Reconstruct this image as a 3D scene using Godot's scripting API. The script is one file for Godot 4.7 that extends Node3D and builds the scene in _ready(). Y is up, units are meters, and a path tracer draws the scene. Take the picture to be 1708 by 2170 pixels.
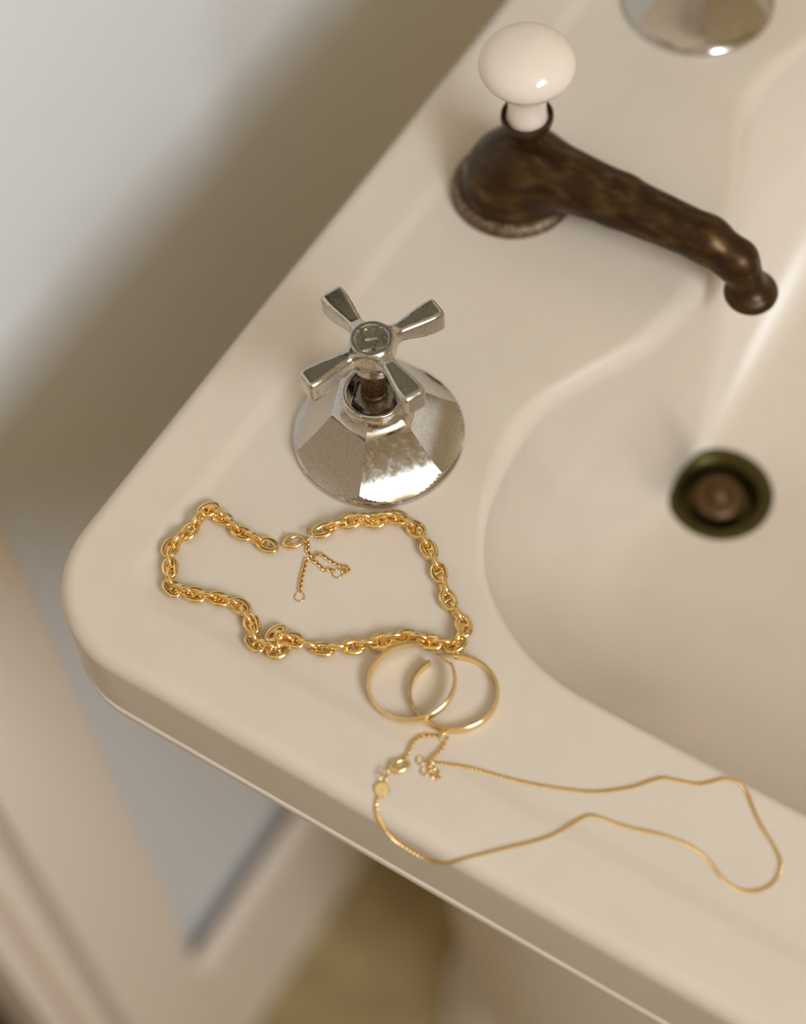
extends Node3D

# Units: shapes are worked out in millimetres round the sink's own axes
# (x along the wall, y up from the sink's rim, z away from the wall) and stored in metres.
const DECK := 0.83          # height of the sink's deck above the floor, metres
const WALL := -172.0        # the wall behind the sink
const FRONT := 1700.0       # the wall with the window
const SX0 := -109.3
const SX1 := 323.3
const SZ0 := -62.0
const SZ1 := 392.0
const SR := 35.0
const CX := 107.0           # the sink's middle

var M := {}
var rng := RandomNumberGenerator.new()


class Geo:
	var v := PackedVector3Array()
	var n := PackedVector3Array()
	var i := PackedInt32Array()

	func add(g: Geo, x: Transform3D) -> void:
		var at := v.size()
		v.append_array(x * g.v)
		var b := x.basis.orthonormalized()
		n.append_array(Transform3D(b, Vector3.ZERO) * g.n)
		for k in g.i:
			i.append(at + k)


func _ready() -> void:
	# ---- camera ----
	rng.seed = 7
	var cam := Camera3D.new()
	cam.name = "camera"
	var yaw := deg_to_rad(36.809)
	var pitch := deg_to_rad(58.867)
	var roll := deg_to_rad(-5.644)
	var fw := Vector3(cos(pitch) * cos(yaw), -sin(pitch), -cos(pitch) * sin(yaw))
	var rt := fw.cross(Vector3.UP).normalized()
	var up := rt.cross(fw)
	cam.transform = Transform3D(Basis(rt * cos(roll) + up * sin(roll), up * cos(roll) - rt * sin(roll), -fw), mm(-271.0, 518.86, 209.15))
	cam.fov = 29.097
	cam.near = 0.02
	cam.far = 20.0
	var lens := CameraAttributesPhysical.new()
	lens.frustum_focal_length = 80.0
	lens.exposure_aperture = 4.8
	lens.frustum_focus_distance = 0.594
	lens.frustum_near = 0.02
	lens.frustum_far = 20.0
	cam.attributes = lens
	cam.fov = 29.097
	add_child(cam)
	cam.current = true
	# ---- sky, exposure ----
	var we := WorldEnvironment.new()
	we.name = "world_environment"
	var env := Environment.new()
	var sky := Sky.new()
	var sm := ProceduralSkyMaterial.new()
	sm.sky_top_color = Color(0.62, 0.68, 0.74)
	sm.sky_horizon_color = Color(0.75, 0.77, 0.78)
	sm.ground_bottom_color = Color(0.4, 0.38, 0.35)
	sm.ground_horizon_color = Color(0.6, 0.6, 0.58)
	sky.sky_material = sm
	env.background_mode = Environment.BG_SKY
	env.sky = sky
	env.tonemap_mode = Environment.TONE_MAPPER_LINEAR
	env.tonemap_exposure = 0.96
	env.sdfgi_enabled = true
	env.ssao_enabled = true
	env.ssil_enabled = true
	we.environment = env
	add_child(we)
	# ---- the daylight of the frosted window: one soft area light just in front of its pane ----
	var day := AreaLight3D.new()
	day.name = "window_daylight"
	day.area_size = Vector2(0.90, 0.82)
	day.area_normalize_energy = true
	day.light_color = Color(0.93, 0.965, 1.0)
	day.light_energy = 4.6
	day.area_range = 8.0
	day.shadow_enabled = true
	day.position = mm(-700.0, 1400.0, FRONT - 12.0)
	add_child(day)
	materials()
	room()
	washbasin()
	taps()
	spout()
	mariner_necklace()
	hoops()
	fine_necklace()


# ------------------------------------------------------------------ helpers
func mm(x: float, y: float, z: float) -> Vector3:
	return Vector3(x / 1000.0, DECK + y / 1000.0, z / 1000.0)


func mesh_of(g: Geo) -> ArrayMesh:
	var a := []
	a.resize(Mesh.ARRAY_MAX)
	var v := PackedVector3Array()
	v.resize(g.v.size())
	for k in g.v.size():
		v[k] = g.v[k] * 0.001
	a[Mesh.ARRAY_VERTEX] = v
	a[Mesh.ARRAY_NORMAL] = g.n
	a[Mesh.ARRAY_INDEX] = g.i
	var m := ArrayMesh.new()
	m.add_surface_from_arrays(Mesh.PRIMITIVE_TRIANGLES, a)
	return m


func part(called: String, mesh: Mesh, mat: Material, parent: Node, at := Vector3.ZERO) -> MeshInstance3D:
	var o := MeshInstance3D.new()
	o.name = called
	o.mesh = mesh
	o.material_override = mat
	o.position = at * 0.001 if parent != self else at
	parent.add_child(o, true)
	return o


func thing(called: String, label: String, category: String, at: Vector3, group := "") -> Node3D:
	var o := Node3D.new()
	o.name = called
	o.position = at
	add_child(o, true)
	tag(o, label, category, group)
	return o


func tag(o: Node, label: String, category: String, group := "") -> void:
	o.set_meta("label", label)
	o.set_meta("category", category)
	if group != "":
		o.set_meta("group", group)


func struct(called: String, mesh: Mesh, mat: Material, at: Vector3, label := "", category := "") -> MeshInstance3D:
	var o := part(called, mesh, mat, self, at)
	o.set_meta("kind", "structure")
	if label != "":
		tag(o, label, category)
	return o


# a triangle soup welded into smooth surfaces; edges sharper than crease stay sharp
func weld(t: PackedVector3Array, crease := 180.0, closed := true) -> Geo:
	var nf := t.size() / 3
	if closed:
		var vol := 0.0
		var o := t[0]
		for f in nf:
			vol += (t[f * 3] - o).dot((t[f * 3 + 2] - o).cross(t[f * 3 + 1] - o))
		if vol < 0.0:
			for f in nf:
				var s := t[f * 3 + 1]
				t[f * 3 + 1] = t[f * 3 + 2]
				t[f * 3 + 2] = s
	var fn := PackedVector3Array()
	fn.resize(nf)
	var ids := PackedInt32Array()
	ids.resize(nf * 3)
	var known := {}
	var pts := PackedVector3Array()
	for f in nf:
		var a := t[f * 3]
		fn[f] = (t[f * 3 + 2] - a).cross(t[f * 3 + 1] - a)
		for k in 3:
			var p := t[f * 3 + k]
			var key := Vector3i((p * 500.0).round())
			var id: int = known.get(key, -1)
			if id < 0:
				id = pts.size()
				known[key] = id
				pts.append(p)
			ids[f * 3 + k] = id
	var g := Geo.new()
	if crease >= 180.0:
		var sum := PackedVector3Array()
		sum.resize(pts.size())
		for c in ids.size():
			sum[ids[c]] += fn[c / 3]
		for k in sum.size():
			sum[k] = sum[k].normalized()
		g.v = pts
		g.n = sum
		g.i = ids
		return g
	var around := []
	around.resize(pts.size())
	for k in pts.size():
		around[k] = PackedInt32Array()
	for c in ids.size():
		around[ids[c]].append(c / 3)
	var lim := cos(deg_to_rad(crease))
	var un := PackedVector3Array()
	un.resize(nf)
	for f in nf:
		un[f] = fn[f].normalized()
	for c in ids.size():
		var f := c / 3
		var s := Vector3.ZERO
		for q in around[ids[c]]:
			if un[q].dot(un[f]) >= lim:
				s += fn[q]
		g.v.append(pts[ids[c]])
		g.n.append(s.normalized() if s.length_squared() > 0.0 else un[f])
		g.i.append(c)
	return g


# quads between successive rings of equally many points
func skin(rings: Array, t: PackedVector3Array, loop := true) -> void:
	for k in rings.size() - 1:
		var a: PackedVector3Array = rings[k]
		var b: PackedVector3Array = rings[k + 1]
		var n := a.size()
		for j in (n if loop else n - 1):
			var q := (j + 1) % n
			t.append_array(PackedVector3Array([a[j], a[q], b[q], a[j], b[q], b[j]]))


func cap(ring: PackedVector3Array, t: PackedVector3Array, turned: bool) -> void:
	var c := Vector3.ZERO
	for p in ring:
		c += p
	c /= ring.size()
	for j in ring.size():
		var q := (j + 1) % ring.size()
		if turned:
			t.append_array(PackedVector3Array([c, ring[j], ring[q]]))
		else:
			t.append_array(PackedVector3Array([c, ring[q], ring[j]]))


# a turned shape: profile of (radius, height) from the bottom axis to the top axis
func lathe(profile: Array, seg := 48, crease := 35.0) -> Geo:
	var rings := []
	for p in profile:
		var r := PackedVector3Array()
		for k in seg:
			var a := TAU * k / seg
			r.append(Vector3(p.x * cos(a), p.y, p.x * sin(a)))
		rings.append(r)
	var t := PackedVector3Array()
	skin(rings, t)
	cap(rings[0], t, false)
	cap(rings[-1], t, true)
	return weld(t, crease)


# a tube along points; rx across, ry along `up` (one size, or one per point)
func sweep(path: PackedVector3Array, rx: Array, ry: Array, loop := false, sides := 8, up := Vector3.UP, power := 1.0) -> Geo:
	var rings := []
	var n := path.size()
	for k in n:
		var before := path[(k - 1 + n) % n] if loop or k > 0 else path[k]
		var after := path[(k + 1) % n] if loop or k < n - 1 else path[k]
		var d := (after - before).normalized()
		var side := d.cross(up)
		if side.length() < 0.05:
			side = d.cross(Vector3(0.3, 0.1, 1))
		side = side.normalized()
		var u2 := side.cross(d).normalized()
		var a: float = rx[k % rx.size()]
		var b: float = ry[k % ry.size()]
		var r := PackedVector3Array()
		for j in sides:
			var w := TAU * (j + 0.5) / sides
			var c := cos(w)
			var s := sin(w)
			r.append(path[k] + side * a * signf(c) * pow(absf(c), power) + u2 * b * signf(s) * pow(absf(s), power))
		rings.append(r)
	var t := PackedVector3Array()
	if loop:
		rings.append(rings[0])
		skin(rings, t)
	else:
		skin(rings, t)
		cap(rings[0], t, false)
		cap(rings[-1], t, true)
	return weld(t, 60.0)


func box_soup(t: PackedVector3Array, lo: Vector3, hi: Vector3) -> void:
	var r := []
	for y in [lo.y, hi.y]:
		r.append(PackedVector3Array([Vector3(lo.x, y, lo.z), Vector3(hi.x, y, lo.z), Vector3(hi.x, y, hi.z), Vector3(lo.x, y, hi.z)]))
	skin(r, t)
	cap(r[0], t, false)
	cap(r[1], t, true)


func boxes(list: Array) -> ArrayMesh:
	var t := PackedVector3Array()
	for b in list:
		box_soup(t, b[0], b[1])
	return mesh_of(weld(t, 20.0))


# outline in a plane pulled along an axis: points (u, w) become u * ua + w * wa, from base to base + along
func pull(outline: PackedVector2Array, ua: Vector3, wa: Vector3, along: Vector3, base := Vector3.ZERO, crease := 30.0) -> Geo:
	var a := PackedVector3Array()
	var b := PackedVector3Array()
	for p in outline:
		a.append(base + ua * p.x + wa * p.y)
		b.append(base + ua * p.x + wa * p.y + along)
	var t := PackedVector3Array()
	skin([a, b], t)
	var tri := Geometry2D.triangulate_polygon(outline)
	for k in range(0, tri.size(), 3):
		t.append_array(PackedVector3Array([a[tri[k]], a[tri[k + 2]], a[tri[k + 1]], b[tri[k]], b[tri[k + 1]], b[tri[k + 2]]]))
	# the caps must turn the same way as the sides
	var s := 0.0
	for k in outline.size():
		s += outline[k].cross(outline[(k + 1) % outline.size()])
	if s < 0.0:
		for f in range(outline.size() * 2, t.size() / 3):
			var q := t[f * 3 + 1]
			t[f * 3 + 1] = t[f * 3 + 2]
			t[f * 3 + 2] = q
	return weld(t, crease)


# surface nets: the zero surface of a distance f, with normals from its slope
func nets(f: Callable, lo: Vector3, hi: Vector3, c: float) -> Geo:
	var nx := int((hi.x - lo.x) / c) + 2
	var ny := int((hi.y - lo.y) / c) + 2
	var nz := int((hi.z - lo.z) / c) + 2
	var d := PackedFloat32Array()
	d.resize(nx * ny * nz)
	for k in nz:
		for j in ny:
			for i in nx:
				d[i + nx * (j + ny * k)] = f.call(lo + Vector3(i, j, k) * c)
	var at := PackedInt32Array()
	at.resize(d.size())
	at.fill(-1)
	var g := Geo.new()
	var step := [1, nx, nx * ny]
	for k in nz - 1:
		for j in ny - 1:
			for i in nx - 1:
				var o := i + nx * (j + ny * k)
				var neg := 0
				for q in 8:
					if d[o + (q & 1) + nx * ((q >> 1) & 1) + nx * ny * (q >> 2)] < 0.0:
						neg += 1
				if neg == 0 or neg == 8:
					continue
				var s := Vector3.ZERO
				var m := 0
				for e in 3:
					for q in 4:
						var b1 := q & 1
						var b2 := q >> 1
						var p0 := Vector3i.ZERO
						p0[(e + 1) % 3] = b1
						p0[(e + 2) % 3] = b2
						var o0: int = o + p0.x + nx * p0.y + nx * ny * p0.z
						var da := d[o0]
						var db := d[o0 + step[e]]
						if (da < 0.0) != (db < 0.0):
							var w := Vector3(p0)
							w[e] = da / (da - db)
							s += w
							m += 1
				at[o] = g.v.size()
				var p := lo + (Vector3(i, j, k) + s / m) * c
				var nrm := Vector3.UP
				for turn in 2:
					var h := c * 0.25
					nrm = Vector3(f.call(p + Vector3(h, 0, 0)) - f.call(p - Vector3(h, 0, 0)), f.call(p + Vector3(0, h, 0)) - f.call(p - Vector3(0, h, 0)), f.call(p + Vector3(0, 0, h)) - f.call(p - Vector3(0, 0, h)))
					var sl := nrm.length() / (2.0 * h)
					nrm = nrm.normalized()
					if turn == 0:
						var off: float = f.call(p)
						p -= nrm * clampf(off / maxf(sl, 0.2), -0.5 * c, 0.5 * c)
				g.v.append(p)
				g.n.append(nrm)
	for k in range(1, nz - 1):
		for j in range(1, ny - 1):
			for i in range(1, nx - 1):
				var o := i + nx * (j + ny * k)
				for e in 3:
					if (d[o] < 0.0) == (d[o + step[e]] < 0.0):
						continue
					var s1: int = step[(e + 1) % 3]
					var s2: int = step[(e + 2) % 3]
					var a := at[o - s1 - s2]
					var b := at[o - s2]
					var c2 := at[o]
					var e2 := at[o - s1]
					if a < 0 or b < 0 or c2 < 0 or e2 < 0:
						continue
					if d[o] < 0.0:
						g.i.append_array(PackedInt32Array([a, c2, b, a, e2, c2]))
					else:
						g.i.append_array(PackedInt32Array([a, b, c2, a, c2, e2]))
	return g


func smin(a: float, b: float, k: float) -> float:
	var h := maxf(k - absf(a - b), 0.0) / k
	return minf(a, b) - h * h * k * 0.25


func capsule(p: Vector3, a: Vector3, b: Vector3, ra: float, rb: float) -> float:
	var ab := b - a
	var h := clampf((p - a).dot(ab) / ab.length_squared(), 0.0, 1.0)
	return (p - a - ab * h).length() - lerpf(ra, rb, h)


func rounded(p: Vector3, half: Vector3, r: float) -> float:
	var q := p.abs() - half + Vector3(r, r, r)
	return q.max(Vector3.ZERO).length() + minf(maxf(q.x, maxf(q.y, q.z)), 0.0) - r


func noise_texture(size: int, freq: float, kind: int, colors: Array, stops: Array, sd := 1, octaves := 4) -> NoiseTexture2D:
	var n := FastNoiseLite.new()
	n.seed = sd
	n.noise_type = kind
	n.frequency = freq
	n.fractal_octaves = octaves
	var t := NoiseTexture2D.new()
	t.width = size
	t.height = size
	t.seamless = true
	t.noise = n
	if colors.size():
		var g := Gradient.new()
		g.offsets = PackedFloat32Array(stops)
		g.colors = PackedColorArray(colors)
		t.color_ramp = g
	return t


func grey(x: float) -> Color:
	return Color(x, x, x)


func plain(called: String, c: Color, rough: float, metal := 0.0) -> StandardMaterial3D:
	var m := StandardMaterial3D.new()
	m.resource_name = called
	m.albedo_color = c
	m.roughness = rough
	m.metallic = metal
	return m


func tri(m: StandardMaterial3D, scale: float) -> StandardMaterial3D:
	m.uv1_triplanar = true
	m.uv1_scale = Vector3(scale, scale, scale)
	m.uv1_triplanar_sharpness = 4.0
	return m


func materials() -> void:
	var S := FastNoiseLite.TYPE_SIMPLEX_SMOOTH
	M.wall = plain("painted_wall", Color(0.917, 0.92, 0.926), 0.55)
	M.wall_warm = plain("tan_wall", Color(0.60, 0.50, 0.36), 0.7)
	M.wall_pale = plain("cream_wall", Color(0.86, 0.79, 0.66), 0.7)
	M.ceiling = plain("ceiling_paint", Color(0.82, 0.75, 0.62), 0.8)
	M.trim = plain("pinkish_gloss_paint", Color(0.965, 0.91, 0.86), 0.35)
	M.floor = tri(plain("brown_floor", Color.WHITE, 0.6), 3.0)
	M.floor.albedo_texture = noise_texture(512, 0.01, S, [Color(0.60, 0.53, 0.37), Color(0.66, 0.59, 0.42)], [0.3, 0.7], 3)
	M.door = plain("beige_door", Color(0.76, 0.69, 0.61), 0.5)
	M.cabinet = plain("olive_grey_paint", Color(0.50, 0.485, 0.41), 0.5)
	M.recess_shade = plain("recess_shade_brown", Color(0.25, 0.20, 0.12), 0.5)  # shade of the doorway recess, put into the colour
	# glazed china: cream, with a barely visible mottle
	M.china = tri(plain("cream_china", Color.WHITE, 0.3), 6.0)
	M.china.albedo_texture = noise_texture(512, 0.008, S, [Color(0.85, 0.805, 0.75), Color(0.86, 0.815, 0.76)], [0.3, 0.7], 5)
	M.china.metallic_specular = 0.5
	M.porcelain = plain("white_porcelain", Color(0.93, 0.875, 0.83), 0.08)
	# worn chrome: pits and dull patches
	M.chrome = tri(plain("worn_chrome", Color.WHITE, 1.0, 1.0), 40.0)
	M.chrome.albedo_texture = noise_texture(1024, 0.035, S, [Color(0.80, 0.785, 0.765), Color(0.78, 0.765, 0.74), Color(0.34, 0.30, 0.26)], [0.0, 0.73, 0.80], 11, 3)
	M.chrome.roughness_texture = noise_texture(512, 0.02, S, [grey(0.10), grey(0.15), grey(0.26)], [0.25, 0.6, 0.95], 12, 4)
	M.chrome_dull = tri(plain("pitted_chrome", Color.WHITE, 1.0, 1.0), 60.0)
	M.chrome_dull.albedo_texture = noise_texture(1024, 0.03, S, [Color(0.78, 0.765, 0.74), Color(0.72, 0.70, 0.67), Color(0.38, 0.34, 0.29)], [0.0, 0.68, 0.85], 21, 4)
	M.chrome_dull.roughness_texture = noise_texture(512, 0.03, S, [grey(0.16), grey(0.28), grey(0.5)], [0.2, 0.6, 0.9], 22, 4)
	M.brass_dark = tri(plain("tarnished_brass", Color.WHITE, 0.5, 0.8), 60.0)
	M.brass_dark.albedo_texture = noise_texture(512, 0.02, S, [Color(0.30, 0.22, 0.14), Color(0.46, 0.36, 0.24)], [0.3, 0.7], 31)
	# patinated bronze: brown, with rubbed golden streaks and grey bloom
	M.bronze = tri(plain("patinated_bronze", Color.WHITE, 1.0, 0.62), 14.0)
	M.bronze.uv1_scale = Vector3(16, 16, 6)
	M.bronze.albedo_texture = noise_texture(1024, 0.012, S, [Color(0.21, 0.14, 0.07), Color(0.25, 0.17, 0.085), Color(0.33, 0.24, 0.10), Color(0.36, 0.29, 0.21)], [0.2, 0.5, 0.72, 0.9], 41, 4)
	M.bronze.roughness_texture = noise_texture(512, 0.02, S, [grey(0.28), grey(0.52)], [0.3, 0.7], 42)
	M.bronze_worn = tri(plain("rubbed_bronze", Color.WHITE, 0.5, 0.6), 30.0)
	M.bronze_worn.albedo_texture = noise_texture(512, 0.02, S, [Color(0.36, 0.29, 0.22), Color(0.52, 0.45, 0.37)], [0.3, 0.7], 43)
	M.drain = plain("blackened_brass", Color(0.30, 0.27, 0.13), 0.35, 0.8)
	M.gold = plain("polished_gold", Color(0.95, 0.825, 0.575), 0.12, 1.0)
	M.gold_fine = plain("fine_gold", Color(0.95, 0.835, 0.60), 0.2, 1.0)
	M.gold_satin = tri(plain("scratched_gold", Color.WHITE, 1.0, 1.0), 60.0)
	M.gold_satin.albedo_texture = noise_texture(512, 0.03, S, [Color(0.955, 0.845, 0.63), Color(0.945, 0.83, 0.60), Color(0.72, 0.56, 0.33)], [0.0, 0.8, 0.95], 51)
	M.gold_satin.roughness_texture = noise_texture(512, 0.03, S, [grey(0.12), grey(0.26)], [0.3, 0.7], 52)
	M.pane = plain("frosted_pane", Color(0.9, 0.9, 0.9), 0.5)
	M.pane.emission_enabled = true
	M.pane.emission = Color(1.0, 0.99, 0.97)
	M.pane.emission_energy_multiplier = 0.8


# ------------------------------------------------------------------ room
func room() -> void:
	var fy := -DECK * 1000.0
	var x0 := -1700.0
	var x1 := 1100.0
	var top := 1950.0
	var o := mm(0, 0, 0)
	struct("floor", boxes([[Vector3(x0 - 100, fy - 80, WALL - 200), Vector3(x1 + 100, fy, FRONT + 100)]]), M.floor, o, "dark brown bathroom floor below the sink", "floor")
	struct("ceiling", boxes([[Vector3(x0 - 100, top, WALL - 200), Vector3(x1 + 100, top + 80, FRONT + 100)]]), M.ceiling, o, "pale painted bathroom ceiling overhead", "ceiling")
	# the wall behind the sink stops at the doorway
	struct("wall_back", boxes([[Vector3(-128, fy, WALL - 100), Vector3(x1, top, WALL)], [Vector3(x0, fy, WALL - 100), Vector3(-900, top, WALL)], [Vector3(-900, 1250, WALL - 100), Vector3(-128, top, WALL)]]), M.wall, o, "pale grey painted wall behind the sink", "wall")
	struct("wall_left", boxes([[Vector3(x0 - 100, fy, WALL - 100), Vector3(x0, top, FRONT + 100)]]), M.wall_warm, o, "cream bathroom wall past the door", "wall")
	struct("wall_right", boxes([[Vector3(x1, fy, WALL - 100), Vector3(x1 + 100, top, FRONT + 100)]]), M.wall_pale, o, "cream bathroom wall beyond the far tap", "wall")
	struct("wall_front", boxes([[Vector3(x0, fy, FRONT), Vector3(-1200, top, FRONT + 100)], [Vector3(-200, fy, FRONT), Vector3(x1, top, FRONT + 100)], [Vector3(-1200, fy, FRONT), Vector3(-200, 940, FRONT + 100)], [Vector3(-1200, 1860, FRONT), Vector3(-200, top, FRONT + 100)]]), M.wall_pale, o, "cream bathroom wall that holds the window", "wall")
	var cab := thing("added_wall_cabinet", "added unseen olive grey cabinet above the washbasin, for the chrome to reflect", "cabinet", mm(215, 270, WALL))  # unseen cabinet, added so the tops of the chrome reflect something darker
	part("carcass", boxes([[Vector3(-240, 0, 0), Vector3(240, 520, 40)]]), M.cabinet, cab)
	for k in 2:
		var dr := part("door", boxes([[Vector3(-238 + 239 * k, 3, 40.5), Vector3(-1 + 239 * k, 517, 52)], [Vector3(-205 + 239 * k, 40, 52), Vector3(-34 + 239 * k, 480, 55)]]), M.cabinet, cab)
		part("knob", mesh_of(lathe([Vector2(0.1, 0), Vector2(5, 0), Vector2(4, 8), Vector2(9, 14), Vector2(9, 20), Vector2(0.1, 24)], 24)), M.brass_dark, dr, Vector3(-16 + 32 * k, 120, 52.5)).rotation.x = PI / 2.0
	var w := Node3D.new()
	w.name = "window_1"
	w.position = mm(-700, 940, FRONT)
	w.set_meta("kind", "structure")
	tag(w, "frosted bathroom window facing the sink", "window")
	add_child(w)
	part("window_frame", boxes([[Vector3(-500, 0, 0), Vector3(-455, 920, 60)], [Vector3(455, 0, 0), Vector3(500, 920, 60)], [Vector3(-455, 0, 0), Vector3(455, 45, 60)], [Vector3(-455, 875, 0), Vector3(455, 920, 60)]]), M.trim, w)
	part("window_pane", boxes([[Vector3(-455, 45, 20), Vector3(455, 875, 26)]]), M.pane, w)
	# moulded door casing on the back wall, seen at the left
	var c := PackedVector2Array([Vector2(-43, WALL), Vector2(-43, -153)])
	c.append_array(PackedVector2Array([Vector2(-44.5, -151.6), Vector2(-99, -151.6), Vector2(-101.5, -153), Vector2(-103, -166), Vector2(-108.5, -166)]))
	for k in 9:
		var a := PI * k / 8.0
		c.append(Vector2(-117 + 8.5 * cos(a), -157 + 9.0 * sin(a)))
	c.append_array(PackedVector2Array([Vector2(-125.5, -166), Vector2(-130.5, -166), Vector2(-131, -160.5), Vector2(-137, -159), Vector2(-139, -160.5), Vector2(-139, WALL - 100), Vector2(-128, WALL - 100), Vector2(-128, WALL)]))
	struct("trim_1", mesh_of(pull(c, Vector3(1, 0, 0), Vector3(0, 0, 1), Vector3(0, 2090, 0), Vector3(0, fy, 0))), M.trim, o, "pinkish cream moulded door casing beside the sink corner", "door casing")
	struct("door_1", boxes([[Vector3(-900, fy + 4, WALL - 98), Vector3(-186.5, 1250, WALL - 60)]]), M.door, o, "beige closed door beside the moulded casing", "door")
	struct("trim_2", boxes([[Vector3(-186, fy, WALL - 60), Vector3(-139.2, 1250, WALL - 30)]]), M.recess_shade, o, "dark narrow strip painted as the shade of the recess beside the moulded casing", "shade strip")  # dark brown strip in place of the recess's own shadow
	# baseboard, standing a little off the wall so that a dark gap shows behind its top edge
	var b := PackedVector2Array([Vector2(-160, 0), Vector2(-160, 166), Vector2(-158, 170), Vector2(-153, 170), Vector2(-150, 167), Vector2(-148, 160), Vector2(-148, 0)])
	struct("baseboard_back", mesh_of(pull(b, Vector3(0, 0, 1), Vector3(0, 1, 0), Vector3(x1 + 43, 0, 0), Vector3(-43, fy, 0))), M.trim, o, "pinkish cream baseboard along the wall under the sink", "baseboard")


# ------------------------------------------------------------------ washbasin
func smooth(a: float, b: float, x: float) -> float:
	return smoothstep(a, b, x)


func outline(d: float) -> PackedVector3Array:
	var out := PackedVector3Array()
	var r := maxf(SR - d, 1.0)
	var hx := (SX1 - SX0) / 2.0 - SR
	var hz := (SZ1 - SZ0) / 2.0 - SR
	if d > SR - 1.0:
		hx -= d - SR + 1.0
		hz -= d - SR + 1.0
	var mx := (SX0 + SX1) / 2.0
	var mz := (SZ0 + SZ1) / 2.0
	var corners := [Vector2(-1, -1), Vector2(1, -1), Vector2(1, 1), Vector2(-1, 1)]
	for k in 4:
		var c: Vector2 = corners[k]
		var e: Vector2 = corners[(k + 1) % 4]
		for j in 20:
			var a := PI + PI / 2.0 * (k + j / 20.0)
			out.append(Vector3(mx + c.x * hx + r * cos(a), 0, mz + c.y * hz + r * sin(a)))
		var a2 := PI + PI / 2.0 * (k + 1)
		var p := Vector2(mx + c.x * hx + r * cos(a2), mz + c.y * hz + r * sin(a2))
		var q := Vector2(mx + e.x * hx + r * cos(a2), mz + e.y * hz + r * sin(a2))
		for j in 140:
			var s := p.lerp(q, j / 140.0)
			out.append(Vector3(s.x, 0, s.y))
	return out


func inset_of(x: float, z: float) -> float:
	var q := Vector2(absf(x - (SX0 + SX1) / 2.0) - ((SX1 - SX0) / 2.0 - SR), absf(z - (SZ0 + SZ1) / 2.0) - ((SZ1 - SZ0) / 2.0 - SR))
	return SR - (q.max(Vector2.ZERO).length() + minf(maxf(q.x, q.y), 0.0))


func rim_height(d: float) -> float:
	var h := 1.2 * (1.0 - smooth(21, 29, d))
	if d < 5.5:
		h -= 5.5 - sqrt(maxf(0.0, 30.25 - (5.5 - d) * (5.5 - d)))
	return h


func deck(x: float, z: float) -> float:
	return rim_height(inset_of(x, z))


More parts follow.
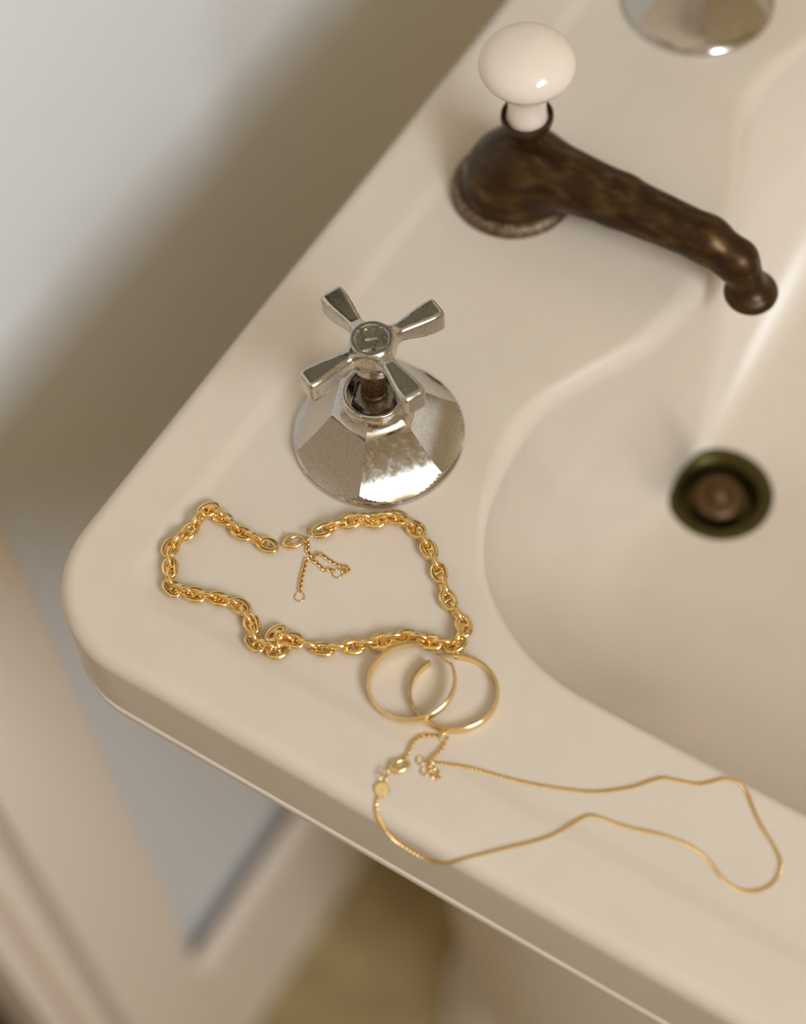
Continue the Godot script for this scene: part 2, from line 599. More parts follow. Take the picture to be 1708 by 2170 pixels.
func washbasin() -> void:
	var half := [Vector2(107, 61), Vector2(96, 60.8), Vector2(87, 59.8), Vector2(77, 57.5), Vector2(65, 52), Vector2(53, 46), Vector2(42, 41), Vector2(30, 38.6), Vector2(16, 39.4), Vector2(3, 41.6), Vector2(-9, 45), Vector2(-20, 50.5), Vector2(-29, 58), Vector2(-36.5, 68), Vector2(-42, 79), Vector2(-45.2, 92), Vector2(-46, 110), Vector2(-46, 140), Vector2(-46, 180), Vector2(-46, 230), Vector2(-43, 262), Vector2(-32, 290), Vector2(-8, 307), Vector2(30, 314), Vector2(70, 316), Vector2(107, 316)]
	var poly := half.duplicate()
	for k in range(half.size() - 2, 0, -1):
		poly.append(Vector2(2.0 * CX - half[k].x, half[k].y))
	var fine := PackedVector2Array()
	var n := poly.size()
	for k in n:
		for s in 8:
			fine.append(poly[k].cubic_interpolate(poly[(k + 1) % n], poly[(k - 1 + n) % n], poly[(k + 2) % n], s / 8.0))
	var hub := Vector2(CX, 150)
	var rim_of := func(p: Vector3) -> Vector2:
		var dir := (Vector2(p.x, p.z) - hub).normalized()
		for k in fine.size():
			var hit = Geometry2D.segment_intersects_segment(hub, hub + dir * 600.0, fine[k], fine[(k + 1) % fine.size()])
			if hit != null:
				return hit
		return hub
	var o34 := outline(34.0)
	var rim := PackedVector2Array()
	for p in o34:
		rim.append(rim_of.call(p))
	var soft := PackedFloat32Array()    # how far the lip rolls over: wide under the taps, tight elsewhere
	for p in rim:
		soft.append(lerpf(3.0, 8.0, smooth(-22, 30, p.x if p.x < CX else 2.0 * CX - p.x) * (1.0 if p.y < 120.0 else 0.0)))
	var rings := []
	var deep := 121.0
	var dc := Vector2(105, 76.5)
	var at := func(base: PackedVector3Array, y: float) -> PackedVector3Array:
		var r := PackedVector3Array()
		for p in base:
			r.append(Vector3(p.x, y, p.z))
		return r
	# underside of the bowl
	var shell := func(t: float) -> PackedVector3Array:
		var a := t * PI / 2.0
		var r := PackedVector3Array()
		for k in rim.size():
			var dir := (rim[k] - hub).normalized()
			var p := (rim[k] + dir * 13.0).lerp(dc + dir * 55.0, 1.0 - cos(a))
			r.append(Vector3(p.x, -38.0 - 98.0 * sin(a), p.y))
		return r
	for k in 13:
		rings.append(shell.call(1.0 - k / 12.0))
	# apron and its thin lower lip
	rings.append(at.call(outline(10.0), -37.0))
	for q in [Vector2(1.6, -36.8), Vector2(0.2, -36.4), Vector2(-0.25, -35.6), Vector2(-0.45, -34.6), Vector2(-0.5, -33.2), Vector2(-0.4, -32.5), Vector2(-0.1, -32.1), Vector2(0.35, -32.0), Vector2(0.5, -31.5), Vector2(0.1, -30.8)]:
		rings.append(at.call(outline(q.x), q.y))
	for y in [-24.0, -17.0, -11.0]:
		rings.append(at.call(outline(0.0), y))
	for k in 10:
		var a := PI / 2.0 * k / 9.0
		rings.append(at.call(outline(5.5 * (1.0 - cos(a))), 1.2 - 5.5 * (1.0 - sin(a))))
	for d in [7.0, 9.0, 12.0, 16.0, 19.0, 21.0, 22.0, 23.0, 24.0, 25.0, 26.0, 27.0, 28.0, 29.0, 31.0, 34.0]:
		rings.append(at.call(outline(d), rim_height(d)))
	# deck, from the raised border to the lip of the bowl
	for k in range(1, 13):
		var r := PackedVector3Array()
		for j in rim.size():
			var dir := (rim[j] - hub).normalized()
			var p := Vector2(o34[j].x, o34[j].z).lerp(rim[j] + dir * soft[j], k / 12.0)
			r.append(Vector3(p.x, 0, p.y))
		rings.append(r)
	for k in range(1, 8):
		var a := PI / 2.0 * k / 7.0
		var r := PackedVector3Array()
		for j in rim.size():
			var dir := (rim[j] - hub).normalized()
			var p := rim[j] + dir * soft[j] * (1.0 - sin(a))
			r.append(Vector3(p.x, -soft[j] * (1.0 - cos(a)), p.y))
		rings.append(r)
	for k in range(1, 27):
		var a := PI / 2.0 * k / 26.0
		var r := PackedVector3Array()
		for j in rim.size():
			var dir := (rim[j] - hub).normalized()
			var e := dc + Vector2(o34[j].x - CX, o34[j].z - 165.0).normalized() * 17.0
			var p := rim[j].lerp(e, 0.55 * (1.0 - cos(a)) + 0.45 * k / 26.0)
			r.append(Vector3(p.x, -soft[j] - (deep - soft[j]) * (0.58 * sin(a) + 0.42 * k / 26.0), p.y))
		rings.append(r)
	var last := PackedVector3Array()
	for p in rings[-1]:
		last.append(Vector3(dc.x + (p.x - dc.x) * 0.9, -deep - 8.0, dc.y + (p.z - dc.y) * 0.9))
	rings.append(last)
	var t := PackedVector3Array()
	skin(rings, t)
	cap(rings[0], t, false)
	cap(rings[-1], t, true)
	var s := thing("washbasin", "cream glazed washbasin with a raised border and rounded corner, jewellery lying on its deck", "sink", mm(CX, 0, 165))
	var back := Vector3(-CX, 0, -165)
	part("basin", mesh_of(weld(t, 55.0)), M.china, s, back)
	var dp := Vector3(dc.x, -deep, dc.y) + back
	var flange := part("drain_flange", mesh_of(lathe([Vector2(12.5, -7), Vector2(16.6, -7), Vector2(16.9, -0.5), Vector2(20.0, -0.4), Vector2(20.6, 0.5), Vector2(20.0, 1.3), Vector2(17.2, 1.5), Vector2(15.5, 0.6), Vector2(14.0, -2.0), Vector2(13.2, -6.0), Vector2(12.5, -7)], 64)), M.drain, s, dp)
	flange.set_meta("label", "blackened brass ring of the drain")
	part("drain_throat", mesh_of(lathe([Vector2(0.1, -7.6), Vector2(15.0, -7.6), Vector2(15.0, -6.9), Vector2(0.1, -6.9)], 48)), M.drain, s, dp)
	part("drain_stopper", mesh_of(lathe([Vector2(0.1, -6.8), Vector2(3.0, -6.8), Vector2(3.2, -4.0), Vector2(9.0, -3.2), Vector2(10.0, -1.8), Vector2(9.4, -0.4), Vector2(7.0, 0.6), Vector2(4.6, 0.3), Vector2(4.0, 1.4), Vector2(2.5, 2.8), Vector2(0.1, 3.2)], 48, 50.0)), M.brass_dark, s, dp)
	# pedestal
	var ped := thing("sink_pedestal", "pale china pedestal standing on the floor under the washbasin", "pedestal", mm(CX, -DECK * 1000.0, 45))
	part("column", mesh_of(lathe([Vector2(1, 12), Vector2(90, 12), Vector2(84, 60), Vector2(74, 66), Vector2(85, 160), Vector2(92, 330), Vector2(99, 520), Vector2(104, 650), Vector2(104, 692), Vector2(1, 692)], 72, 50.0)), M.china, ped)
	part("foot", mesh_of(lathe([Vector2(1, 0), Vector2(100, 0), Vector2(100, 8), Vector2(96, 12), Vector2(1, 12)], 72, 30.0)), M.china, ped)


# ------------------------------------------------------------------ taps
func flange_geo() -> Geo:
	var seg := 240
	var rings := []
	var ring := func(apothem: float, limit: float, y: float, hexed: float) -> PackedVector3Array:
		var r := PackedVector3Array()
		for k in seg:
			var a := TAU * k / seg
			var w := fposmod(a + PI / 6.0, PI / 3.0) - PI / 6.0
			var rad := minf(lerpf(apothem, apothem / cos(w), hexed), limit)
			r.append(Vector3(rad * cos(a), y, rad * sin(a)))
		return r
	rings.append(ring.call(26.4, 99.0, 0.0, 0.0))
	rings.append(ring.call(27.0, 99.0, 0.5, 0.0))
	rings.append(ring.call(27.0, 99.0, 1.9, 0.0))
	rings.append(ring.call(26.6, 99.0, 2.4, 0.0))
	for k in 25:
		var s := k / 24.0
		rings.append(ring.call(lerpf(26.3, 12.6, s), 26.4, 2.5 + 15.5 * pow(s, 1.28), 1.0))
	for k in range(1, 15):
		var s := k / 14.0
		rings.append(ring.call(9.4 + 3.1 * pow(1.0 - s, 2.2), 99.0, 18.0 + 5.0 * pow(s, 1.35), 1.0 - s))
	for k in range(0, 21):
		var a := -PI * 0.4 + (PI * 1.4) * k / 20.0
		rings.append(ring.call(9.3 + 1.0 * cos(a), 99.0, 24.0 + 1.0 * sin(a), 0.0))
	rings.append(ring.call(8.2, 99.0, 23.0, 0.0))
	rings.append(ring.call(8.2, 99.0, 17.5, 0.0))
	var t := PackedVector3Array()
	skin(rings, t)
	cap(rings[0], t, false)
	cap(rings[-1], t, true)
	return weld(t, 14.0)


func cross_sdf(p: Vector3) -> float:
	var x := absf(p.x)
	var z := absf(p.z)
	var a := maxf(x, z)
	var b := minf(x, z)
	var s := smoothstep(7.0, 21.0, a)
	var w := lerpf(2.2, 3.8, s)
	var h := lerpf(2.6, 4.2, s)
	# arm: a bar that swells towards its squared end; the top stays level
	var q := Vector3(a - 12.0, p.y + h - 3.6, b)
	var arm := rounded(q, Vector3(11.7, h, w), 1.45)
	var r := Vector2(p.x, p.z).length()
	var side := Vector2(r - 6.0, absf(p.y + 1.4) - 5.3)
	var body := side.max(Vector2.ZERO).length() + minf(maxf(side.x, side.y), 0.0) - 0.4
	var d := smin(arm, body, 3.6)
	# sleeve that goes down to the stem
	d = smin(d, capsule(p, Vector3(0, -2, 0), Vector3(0, -8.5, 0), 5.4, 4.6), 3.0)
	d = -smin(-d, 4.3 - p.y, 0.6)
	return d * 0.85


func taps() -> void:
	var fl := mesh_of(flange_geo())
	var nut := PackedVector3Array()
	var hexagon := []
	for pr in [Vector2(7.1, 17.6), Vector2(7.4, 18.0), Vector2(7.4, 21.4), Vector2(6.6, 22.2), Vector2(4.2, 22.4)]:
		var r := PackedVector3Array()
		for k in 6:
			r.append(Vector3(pr.x * cos(TAU * k / 6.0), pr.y, pr.x * sin(TAU * k / 6.0)))
		hexagon.append(r)
	skin(hexagon, nut)
	cap(hexagon[0], nut, false)
	cap(hexagon[-1], nut, true)
	var nutm := mesh_of(weld(nut, 20.0))
	var stem := mesh_of(lathe([Vector2(0.1, 22.0), Vector2(4.2, 22.0), Vector2(4.2, 25.5), Vector2(3.8, 26.0), Vector2(3.8, 38.0), Vector2(0.1, 38.0)], 32))
	var cross := mesh_of(nets(cross_sdf, Vector3(-26, -15, -26), Vector3(26, 6, 26), 0.72))
	var capm := mesh_of(lathe([Vector2(0.1, 0.0), Vector2(6.5, 0.0), Vector2(6.5, 0.7), Vector2(6.1, 1.0), Vector2(5.2, 1.0), Vector2(4.8, 0.72), Vector2(0.1, 0.62)], 48))
	var letter := TextMesh.new()
	letter.text = "H"
	var font := SystemFont.new()
	font.font_names = PackedStringArray(["Droid Serif"])
	letter.font = font
	letter.font_size = 64
	letter.pixel_size = 0.00017
	letter.depth = 0.0006
	for k in 2:
		var at := mm(0, 0, 0) if k == 0 else mm(215.4, 0, 0)
		var o := thing("cross_handle_tap", "worn chrome tap with a four-armed cross handle and faceted flange, touching the thick gold necklace" if k == 0 else "chrome tap flange at the far end of the sink, beyond the bronze spout", "tap", at, "pair of chrome basin taps")
		var turn := deg_to_rad(10.3 if k == 0 else -2.7)
		var f := part("flange", fl, M.chrome, o)
		f.rotation.y = -turn
		var nt := part("packing_nut", nutm, M.chrome_dull, o)
		nt.rotation.y = 0.3
		part("stem", stem, M.brass_dark, o)
		var h := part("cross_handle", cross, M.chrome, o, Vector3(0.9, 46.0, 0.5))
		h.rotation.y = -deg_to_rad(25.0 if k == 0 else 40.0)
		var ic := part("index_cap", capm, M.chrome_dull, h, Vector3(0, 4.15, 0))
		ic.set_meta("label", "pitted round cap in the middle of the handle")
		if k == 0:
			var tx := part("lettering", letter, M.chrome, h, Vector3(0, 5.05, 0))
			tx.rotation = Vector3(-PI / 2.0, deg_to_rad(-24.0), 0)


# ------------------------------------------------------------------ spout
func spout_sdf(p: Vector3) -> float:
	# local: x = 0 is the spout's plane, z away from the wall, y up from the deck
	# domed body
	var q := Vector3(p.x, p.y + 1.0, p.z + 13.5)
	var body := (Vector3(q.x / 19.2, q.y / 27.0, q.z / 18.6).length() - 1.0) * 18.6
	body = maxf(body, -p.y)
	# arm, slightly flattened, running level and drooping at the end
	var e := Vector3(p.x, p.y * 1.1, p.z)
	var arm := capsule(e, Vector3(0, 18.2, -6), Vector3(0, 19.6, 26), 12.0, 9.4)
	arm = smin(arm, capsule(e, Vector3(0, 19.6, 26), Vector3(0, 19.4, 58), 9.4, 7.9), 2.0)
	var d := smin(body, arm, 8.0)
	d = smin(d, capsule(p, Vector3(0, 17.4, 58), Vector3(0, 13.6, 69), 7.5, 6.8), 3.0)
	d = smin(d, capsule(p, Vector3(0, 13.6, 69), Vector3(0, 5.0, 74.5), 6.6, 5.6), 3.0)
	# flared nozzle
	var n := Vector3(p.x, p.y - 1.4, p.z - 75.5)
	var noz := (Vector3(n.x / 8.9, n.y / 5.0, n.z / 8.9).length() - 1.0) * 5.4
	d = smin(d, noz, 2.0)
	# mouth of the nozzle
	d = maxf(d, -capsule(p, Vector3(0, -10, 77), Vector3(0, 0.2, 75.8), 5.2, 4.8))
	return d * 0.85


func spout() -> void:
	var o := thing("basin_spout", "dark patinated bronze spout reaching over the bowl, topped by a white porcelain knob", "faucet", mm(CX, 0, -13.5))
	var b := Vector3(0, 0, 13.5)
	part("spout_body", mesh_of(nets(spout_sdf, Vector3(-24, -12, -36), Vector3(24, 30, 88), 1.3)), M.bronze, o, b)
	var fl := part("base_flange", mesh_of(lathe([Vector2(0.1, 0), Vector2(21.2, 0), Vector2(21.5, 0.7), Vector2(21.4, 2.2), Vector2(20.7, 3.6), Vector2(19.4, 4.4), Vector2(18.0, 4.6), Vector2(0.1, 4.6)], 64)), M.bronze_worn, o)
	fl.set_meta("label", "rubbed paler rim round the spout's base")
	# pop-up rod with its cup and china knob
	var r := Vector3(0, 0, 5.0)
	part("rod_collar", mesh_of(lathe([Vector2(4.0, 22.5), Vector2(8.2, 22.5), Vector2(8.2, 25.4), Vector2(7.4, 26.6), Vector2(5.6, 26.8), Vector2(4.6, 25.6), Vector2(4.0, 22.5)], 40, 40.0)), M.bronze, o, r)
	part("lift_rod", mesh_of(lathe([Vector2(0.1, 22.0), Vector2(3.9, 22.0), Vector2(3.7, 28.0), Vector2(3.9, 32.0), Vector2(5.2, 34.0), Vector2(7.9, 36.4), Vector2(8.6, 38.6), Vector2(8.5, 40.4), Vector2(7.8, 40.5), Vector2(7.2, 38.8), Vector2(0.1, 37.8)], 48, 40.0)), M.bronze, o, r)
	var kn := part("porcelain_knob", mesh_of(lathe([Vector2(0.1, 37.8), Vector2(6.4, 38.2), Vector2(6.9, 39.2), Vector2(6.5, 41.5), Vector2(6.2, 45.0), Vector2(6.4, 49.0), Vector2(7.2, 52.6), Vector2(9.91, 56.19), Vector2(11.32, 57.01), Vector2(12.54, 57.93), Vector2(13.56, 58.94), Vector2(14.35, 60.02), Vector2(14.91, 61.15), Vector2(15.23, 62.31), Vector2(15.29, 63.49), Vector2(15.11, 64.66), Vector2(14.67, 65.81), Vector2(13.99, 66.92), Vector2(13.09, 67.97), Vector2(11.97, 68.93), Vector2(10.65, 69.81), Vector2(9.15, 70.57), Vector2(7.51, 71.22), Vector2(5.74, 71.73), Vector2(3.88, 72.10), Vector2(1.96, 72.32), Vector2(0.10, 72.40)], 72, 60.0)), M.porcelain, o, r)
	kn.set_meta("label", "white porcelain ball knob")


# ------------------------------------------------------------------ jewellery
func link_geo() -> Geo:
	# puffed oval ring, fat at the sides, with a bar across its middle; lies in the x-z plane, long in x
	var path := PackedVector3Array()
	var rx := []
	var ry := []
	for k in 28:
		var a := TAU * k / 28.0
		path.append(Vector3(3.1 * cos(a), 0, 1.8 * sin(a)))
		var side := absf(sin(a))
		rx.append(lerpf(0.72, 1.0, side))
		ry.append(lerpf(0.72, 0.86, side))
	var g := sweep(path, rx, ry, true, 12, Vector3.UP, 0.8)
	var bar := PackedVector3Array([Vector3(0, 0, -1.5), Vector3(0, 0, -0.5), Vector3(0, 0, 0.5), Vector3(0, 0, 1.5)])
	g.add(sweep(bar, [0.8, 0.46, 0.46, 0.8], [0.75, 0.55, 0.55, 0.75], false, 8), Transform3D.IDENTITY)
	return g


func torus(major: float, minor: float, seg := 24, sides := 8, squash := 1.0) -> Geo:
	var path := PackedVector3Array()
	for k in seg:
		var a := TAU * k / seg
		path.append(Vector3(major * cos(a), 0, major * squash * sin(a)))
	return sweep(path, [minor], [minor], true, sides)


# a run of tiny chain links along a path of points, joined into one shape
func chain_geo(path: PackedVector3Array, pitch: float, length: float, width: float, wire: float, tilt: float) -> Geo:
	var unit := PackedVector3Array()
	for k in 8:
		var a := TAU * k / 8.0
		unit.append(Vector3(length * 0.5 * cos(a), 0, width * 0.5 * sin(a)))
	var one := sweep(unit, [wire], [wire * 1.15], true, 5)
	var c := Curve3D.new()
	c.bake_interval = 0.1
	var n := path.size()
	for k in n:
		var a := path[maxi(k - 1, 0)]
		var b := path[mini(k + 1, n - 1)]
		c.add_point(path[k], (a - b) / 6.0, (b - a) / 6.0)
	var total := c.get_baked_length()
	var count := int(total / pitch)
	var g := Geo.new()
	for k in count:
		var s := (k + 0.5) * total / count
		var p := c.sample_baked(s, true)
		var d := (c.sample_baked(minf(s + 0.2, total), true) - c.sample_baked(maxf(s - 0.2, 0.0), true)).normalized()
		var side := Vector3.UP.cross(d).normalized()
		var u := d.cross(side).normalized()
		var b := Basis(d, u, side * -1.0).orthonormalized()
		b = b * Basis(Vector3.RIGHT, tilt if k % 2 == 0 else -tilt)
		g.add(one, Transform3D(b, p))
	return g


func on_deck(p: Vector2, lift: float) -> Vector3:
	return Vector3(p.x, deck(p.x, p.y) + lift, p.y)


func clasp_geo(s: float) -> Geo:
	# lobster claw lying in the x-z plane, its tail at the origin, its mouth towards +x
	var path := PackedVector3Array()
	var w := []
	var h := []
	for k in 26:
		var u := k / 25.0
		var a := lerpf(PI, -PI * 0.93, u)
		path.append(Vector3(4.3 + 2.9 * cos(a), 0, 1.75 * sin(a)) * s)
		var fat := exp(-pow((u - 0.0) / 0.24, 2.0)) + exp(-pow((u - 1.0) / 0.24, 2.0))
		w.append((0.48 + 0.55 * fat) * s)
		h.append((0.55 + 0.45 * fat) * s)
	var g := sweep(path, w, h, false, 10)
	g.add(sweep(PackedVector3Array([Vector3(0.2, 0, 0.1) * s, Vector3(0.9, 0, 0) * s, Vector3(1.9, 0, 0) * s, Vector3(2.9, 0, 0) * s]), [0.6 * s, 1.2 * s, 1.65 * s, 1.2 * s], [0.6 * s, 0.95 * s, 1.05 * s, 0.8 * s], false, 10), Transform3D.IDENTITY)
	# thumb lever
	g.add(sweep(PackedVector3Array([Vector3(2.6, 0.1, -1.4) * s, Vector3(2.5, 0.2, -2.5) * s, Vector3(2.6, 0.25, -3.2) * s]), [0.3 * s, 0.24 * s, 0.3 * s], [0.3 * s, 0.24 * s, 0.3 * s], false, 8), Transform3D.IDENTITY)
	return g


func aim(a: Vector2, b: Vector2) -> float:
	return -atan2(b.y - a.y, b.x - a.x)


func mariner_necklace() -> void:
	var at := Vector3(-55, 0, 15)
	var o := thing("chain_necklace", "thick gold necklace of puffed oval links, lying in a loop against the tap flange", "necklace", mm(at.x, 0, at.z))
	var F := [Vector2(-39.1, 4.6), Vector2(-32.1, 10.0), Vector2(-28.2, 16.4), Vector2(-23.9, 21.7), Vector2(-24.5, 29.0), Vector2(-28.5, 36.0), Vector2(-33.8, 42.8), Vector2(-40.4, 50.1), Vector2(-45.4, 58.5), Vector2(-52.0, 59.7), Vector2(-55.1, 52.9), Vector2(-57.2, 46.2), Vector2(-62.2, 40.3), Vector2(-67.8, 34.1), Vector2(-73.2, 26.7), Vector2(-75.1, 17.6), Vector2(-75.9, 11.9), Vector2(-80.1, 15.7), Vector2(-81.6, 8.3), Vector2(-76.8, 3.9), Vector2(-73.6, -2.3), Vector2(-74.8, -9.4), Vector2(-77.3, -16.5), Vector2(-79.0, -23.8), Vector2(-73.5, -28.4), Vector2(-67.7, -32.4), Vector2(-60.1, -30.7), Vector2(-50.8, -30.1), Vector2(-51.0, -24.5), Vector2(-52.5, -16.4), Vector2(-52.0, -7.2)]
	var lm := mesh_of(link_geo())
	var n := F.size()
	for k in n:
		var a: Vector2 = F[maxi(k - 1, 0)]
		var b: Vector2 = F[mini(k + 1, n - 1)]
		var d := (b - a).normalized()
		# a link that lies flat
		var l := part("link", lm, M.gold, o, on_deck(F[k], 2.3) - at)
		l.rotation = Vector3(rng.randf_range(-0.2, 0.25), -atan2(d.y, d.x), rng.randf_range(-0.1, 0.1))
		# the link that stands on edge and ties it to the next
		if k < n - 1:
			var m: Vector2 = (F[k] + F[k + 1]) * 0.5
			var e: Vector2 = (F[k + 1] - F[k])
			var s := part("link", lm, M.gold, o, on_deck(m, 2.9) - at)
			s.rotation = Vector3(PI / 2.0 + rng.randf_range(-0.3, 0.15), -atan2(e.y, e.x), rng.randf_range(-0.06, 0.06))
			s.scale = Vector3(0.96, 0.96, 0.96)
	# clasp, rings and extender
	var cl := part("clasp", mesh_of(clasp_geo(1.0)), M.gold, o, on_deck(Vector2(-49.4, -4.0), 1.3) - at)
	cl.rotation.y = aim(Vector2(-48.9, -3.6), Vector2(-43.9, 0.9))
	var ring := mesh_of(torus(1.6, 0.3))
	var jr := part("jump_ring", ring, M.gold, o, on_deck(Vector2(-41.4, 1.8), 2.2) - at)
	jr.rotation = Vector3(0.35, 0.4, -0.3)
	var jr2 := part("jump_ring", mesh_of(torus(1.2, 0.26)), M.gold, o, on_deck(Vector2(-50.3, -5.1), 1.9) - at)
	jr2.rotation = Vector3(1.2, 0.9, 0)
	var E1 := [Vector2(-43.0, 1.0), Vector2(-45.2, 2.9), Vector2(-46.8, 3.8), Vector2(-47.5, 5.4), Vector2(-47.4, 6.6), Vector2(-46.2, 7.0), Vector2(-45.5, 8.0), Vector2(-45.9, 9.9), Vector2(-46.3, 13.1), Vector2(-46.2, 15.4), Vector2(-45.5, 17.1), Vector2(-45.9, 18.1), Vector2(-47.0, 17.9), Vector2(-47.3, 17.1)]
	var E2 := [Vector2(-48.3, 14.6), Vector2(-49.1, 12.7), Vector2(-49.7, 11.7), Vector2(-49.2, 9.9), Vector2(-48.8, 7.7), Vector2(-48.9, 6.4), Vector2(-49.4, 5.4), Vector2(-50.8, 5.7), Vector2(-53.4, 6.7), Vector2(-56.0, 7.7), Vector2(-58.1, 8.7), Vector2(-59.6, 9.6)]
	for run in [E1, E2]:
		var p := PackedVector3Array()
		for q in run:
			p.append(on_deck(q, 0.6) - at)
		var e := part("extender_chain", mesh_of(chain_geo(p, 0.85, 1.5, 1.15, 0.22, 0.6)), M.gold_fine, o)
		e.set_meta("kind", "stuff")
	var small := mesh_of(torus(1.5, 0.2))
	for q in [Vector2(-48.6, 15.9), Vector2(-61.1, 10.4)]:
		part("extender_ring", small, M.gold_fine, o, on_deck(q, 0.35) - at)


func hoop(called_at: Vector3, a0: float, a1: float, major: float, minor: float, lean: Vector3, spin: float, label: String, pin: Array) -> void:
	var o := thing("hoop_earring", label, "earring", called_at, "pair of gold hoop earrings")
	var rings := []
	var n := 80
	for k in n + 1:
		var a := lerpf(a0, a1, k / float(n))
		var dir := Vector3(major * cos(a), 0, minor * sin(a))
		var out := Vector3(cos(a) / major, 0, sin(a) / minor).normalized()
		var r := PackedVector3Array()
		# band: flat inside, softly domed outside
		for q in [Vector2(-0.42, 0.1), Vector2(-0.34, 0.0), Vector2(0.2, 0.0), Vector2(0.36, 0.12), Vector2(0.46, 0.7), Vector2(0.5, 1.35), Vector2(0.46, 2.0), Vector2(0.36, 2.58), Vector2(0.2, 2.7), Vector2(-0.34, 2.7), Vector2(-0.42, 2.6)]:
			r.append(dir + out * q.x * 1.1 + Vector3(0, q.y * 1.22, 0))
		rings.append(r)
	var t := PackedVector3Array()
	skin(rings, t)
	cap(rings[0], t, false)
	cap(rings[-1], t, true)
	part("band", mesh_of(weld(t, 32.0)), M.gold_satin, o)
	var p := part("post", mesh_of(sweep(PackedVector3Array([pin[0], pin[0].lerp(pin[1], 0.9), pin[1]]), [0.4, 0.4, 0.25], [0.4, 0.4, 0.25], false, 10)), M.gold_satin, o)
	p.set_meta("label", "thin straight ear post")
	var hinge := part("hinge", mesh_of(lathe([Vector2(0.05, 0.1), Vector2(0.34, 0.1), Vector2(0.4, 0.2), Vector2(0.4, 3.1), Vector2(0.34, 3.2), Vector2(0.05, 3.2)], 12)), M.gold_satin, o)
	var ha := (a0 + a1) * 0.5
	hinge.position = Vector3(major * cos(ha) * 1.02, 0, minor * sin(ha) * 1.02) * 0.001
	o.rotation = Vector3(lean.x, spin, lean.z)


func hoops() -> void:
	# the long axis of each hoop runs along (0.51, 0.86) in plan
	var spin := -atan2(0.86, 0.51)
	hoop(mm(-65.4, 0.05, 67.2), deg_to_rad(-87), deg_to_rad(236), 12.7, 11.9, Vector3.ZERO, spin, "gold hoop earring underneath, its straight post pointing towards the other hoop", [Vector3(0.8, 1.7, -11.9), Vector3(-4.6, 1.7, -12.0)])
	hoop(mm(-69.2, 2.2, 55.5), deg_to_rad(-24), deg_to_rad(282), 12.8, 11.9, Vector3(0.09, 0, 0.13), spin, "gold hoop earring resting on top of the other hoop and against the thick necklace", [Vector3(11.5, 1.6, -4.9), Vector3(6.8, 1.6, -8.2)])


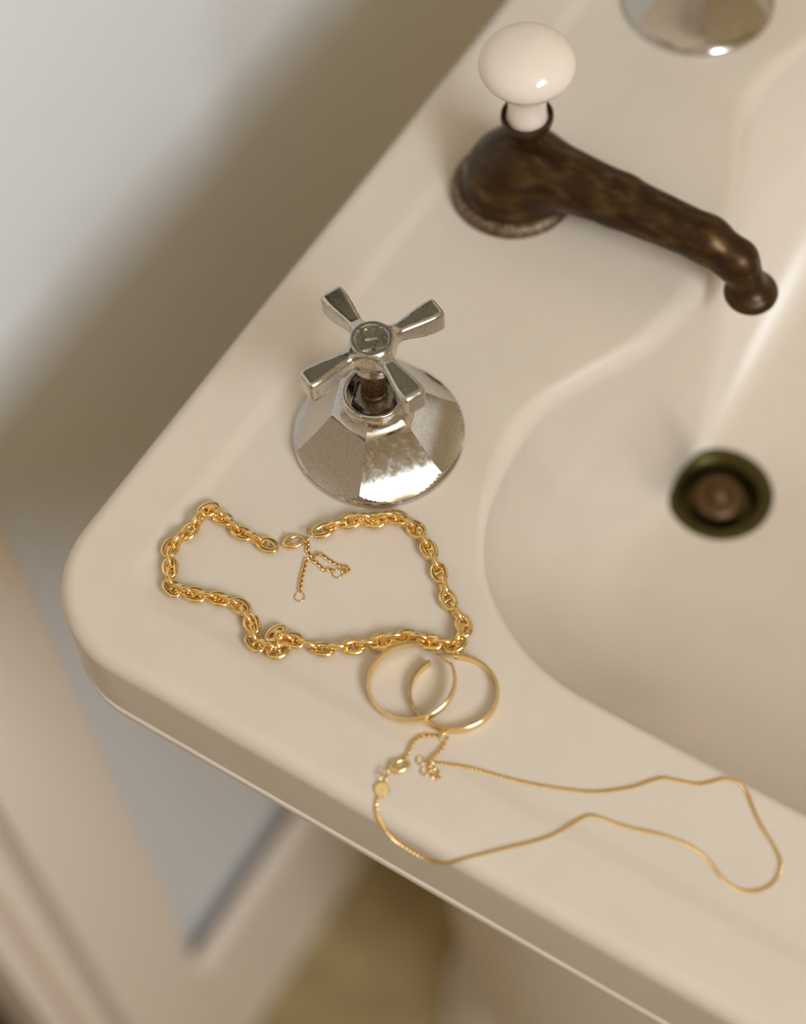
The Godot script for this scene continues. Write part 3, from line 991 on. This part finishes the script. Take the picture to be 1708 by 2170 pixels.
func fine_necklace() -> void:
	var at := Vector3(-80, 0, 110)
	var o := thing("fine_necklace", "thin gold chain necklace with a small round tag, trailing over the sink edge", "necklace", mm(at.x, 0, at.z))
	var N := [Vector3(-86.9, 1.3, 73.4), Vector3(-83.5, 0.9, 81.3), Vector3(-81.6, 0.5, 87.1), Vector3(-80.1, 0.4, 93.1), Vector3(-78.2, 0.4, 99.7), Vector3(-75.4, 0.4, 107.4), Vector3(-71.8, 0.4, 115.5), Vector3(-68.5, 0.4, 120.4), Vector3(-64.0, 0.4, 125.5), Vector3(-60.3, 0.4, 128.5), Vector3(-57.6, 0.4, 131.2), Vector3(-56.3, 0.4, 134.6), Vector3(-54.4, 0.4, 140.2), Vector3(-52.0, 0.4, 143.1), Vector3(-49.2, 0.4, 145.8), Vector3(-48.1, 0.4, 148.5), Vector3(-48.1, 0.4, 150.9), Vector3(-49.6, 0.4, 153.8), Vector3(-52.5, 0.4, 156.8), Vector3(-56.4, 0.4, 161.6), Vector3(-59.4, 0.4, 166.4), Vector3(-61.9, 0.4, 169.6), Vector3(-64.1, 0.4, 171.2), Vector3(-67.6, 0.4, 172.0), Vector3(-71.6, 0.4, 170.8), Vector3(-74.8, 0.4, 167.7), Vector3(-76.1, 0.4, 163.6), Vector3(-75.5, 0.4, 159.3), Vector3(-73.0, 0.4, 154.0), Vector3(-71.8, 0.4, 149.4), Vector3(-71.8, 0.4, 144.5), Vector3(-72.9, 0.4, 138.5), Vector3(-74.9, 0.4, 132.2), Vector3(-76.3, 0.4, 126.4), Vector3(-77.0, 0.4, 121.8), Vector3(-77.8, 0.4, 119.3), Vector3(-79.9, 0.4, 117.5), Vector3(-84.0, 1.0, 115.7), Vector3(-88.7, 1.6, 113.3), Vector3(-92.9, 1.6, 109.9), Vector3(-97.7, 1.6, 105.1), Vector3(-102.5, 1.6, 100.4), Vector3(-106.2, 1.2, 96.6), Vector3(-108.6, -0.6, 93.6), Vector3(-109.6, -4.4, 89.8), Vector3(-109.8, -7.7, 85.4), Vector3(-109.8, -8.2, 79.3), Vector3(-109.8, -6.5, 74.1), Vector3(-109.6, -2.6, 70.8), Vector3(-108.2, 0.0, 68.0), Vector3(-105.7, 1.4, 66.0), Vector3(-102.6, 1.6, 65.3)]
	var p := PackedVector3Array()
	for q in N:
		p.append(q - at)
	var c := part("chain", mesh_of(chain_geo(p, 0.62, 0.95, 0.85, 0.17, 0.6)), M.gold_fine, o)
	c.set_meta("kind", "stuff")
	var X1 := [Vector2(-90.2, 65.2), Vector2(-88.5, 65.8), Vector2(-87.1, 65.4), Vector2(-85.2, 65.1), Vector2(-83.4, 65.2), Vector2(-81.8, 65.7), Vector2(-80.8, 66.6), Vector2(-80.0, 68.0), Vector2(-79.2, 69.5), Vector2(-78.8, 70.6)]
	var X2 := [Vector2(-78.9, 72.6), Vector2(-80.8, 73.0), Vector2(-82.7, 72.8), Vector2(-84.6, 72.6), Vector2(-86.4, 72.2), Vector2(-87.5, 72.0)]
	var X3 := [Vector2(-87.8, 72.2), Vector2(-88.3, 73.8), Vector2(-88.5, 75.4), Vector2(-89.1, 76.6), Vector2(-90.2, 77.1), Vector2(-90.9, 76.2), Vector2(-90.7, 75.1), Vector2(-89.9, 74.1), Vector2(-88.8, 73.2)]
	for run in [X1, X2, X3]:
		var w := PackedVector3Array()
		for q in run:
			w.append(on_deck(q, 0.6) - at)
		var e := part("extender_chain", mesh_of(chain_geo(w, 0.72, 1.15, 0.95, 0.2, 0.6)), M.gold_fine, o)
		e.set_meta("kind", "stuff")
	var cl := part("clasp", mesh_of(clasp_geo(0.86)), M.gold_fine, o, on_deck(Vector2(-95.9, 64.0), 1.2) - at)
	cl.rotation.y = aim(Vector2(-95.9, 64.0), Vector2(-89.6, 68.5))
	var ring := mesh_of(torus(1.15, 0.24))
	for q in [Vector3(-88.4, 70.0, 0.0), Vector3(-90.6, 72.8, 0.0), Vector3(-78.5, 71.8, 0.3), Vector3(-97.0, 63.5, 0.7), Vector3(-98.9, 64.2, 1.0)]:
		var r := part("jump_ring", ring, M.gold_fine, o, on_deck(Vector2(q.x, q.y), 0.45 + absf(q.z)) - at)
		r.rotation = Vector3(q.z * 0.9, 0.4, q.z * 0.4)
	# round tag with a stamped mark
	var tg := part("round_tag", mesh_of(lathe([Vector2(0.05, 0), Vector2(1.95, 0), Vector2(2.1, 0.12), Vector2(2.1, 0.38), Vector2(1.95, 0.5), Vector2(0.05, 0.5)], 36)), M.gold_fine, o, on_deck(Vector2(-101.6, 65.4), 0.6) - at)
	tg.rotation = Vector3(0.05, 0, 0.12)
	part("stamped_mark", mesh_of(torus(0.5, 0.12, 16, 6)), M.gold_fine, tg, Vector3(0.3, 0.5, 0.5))
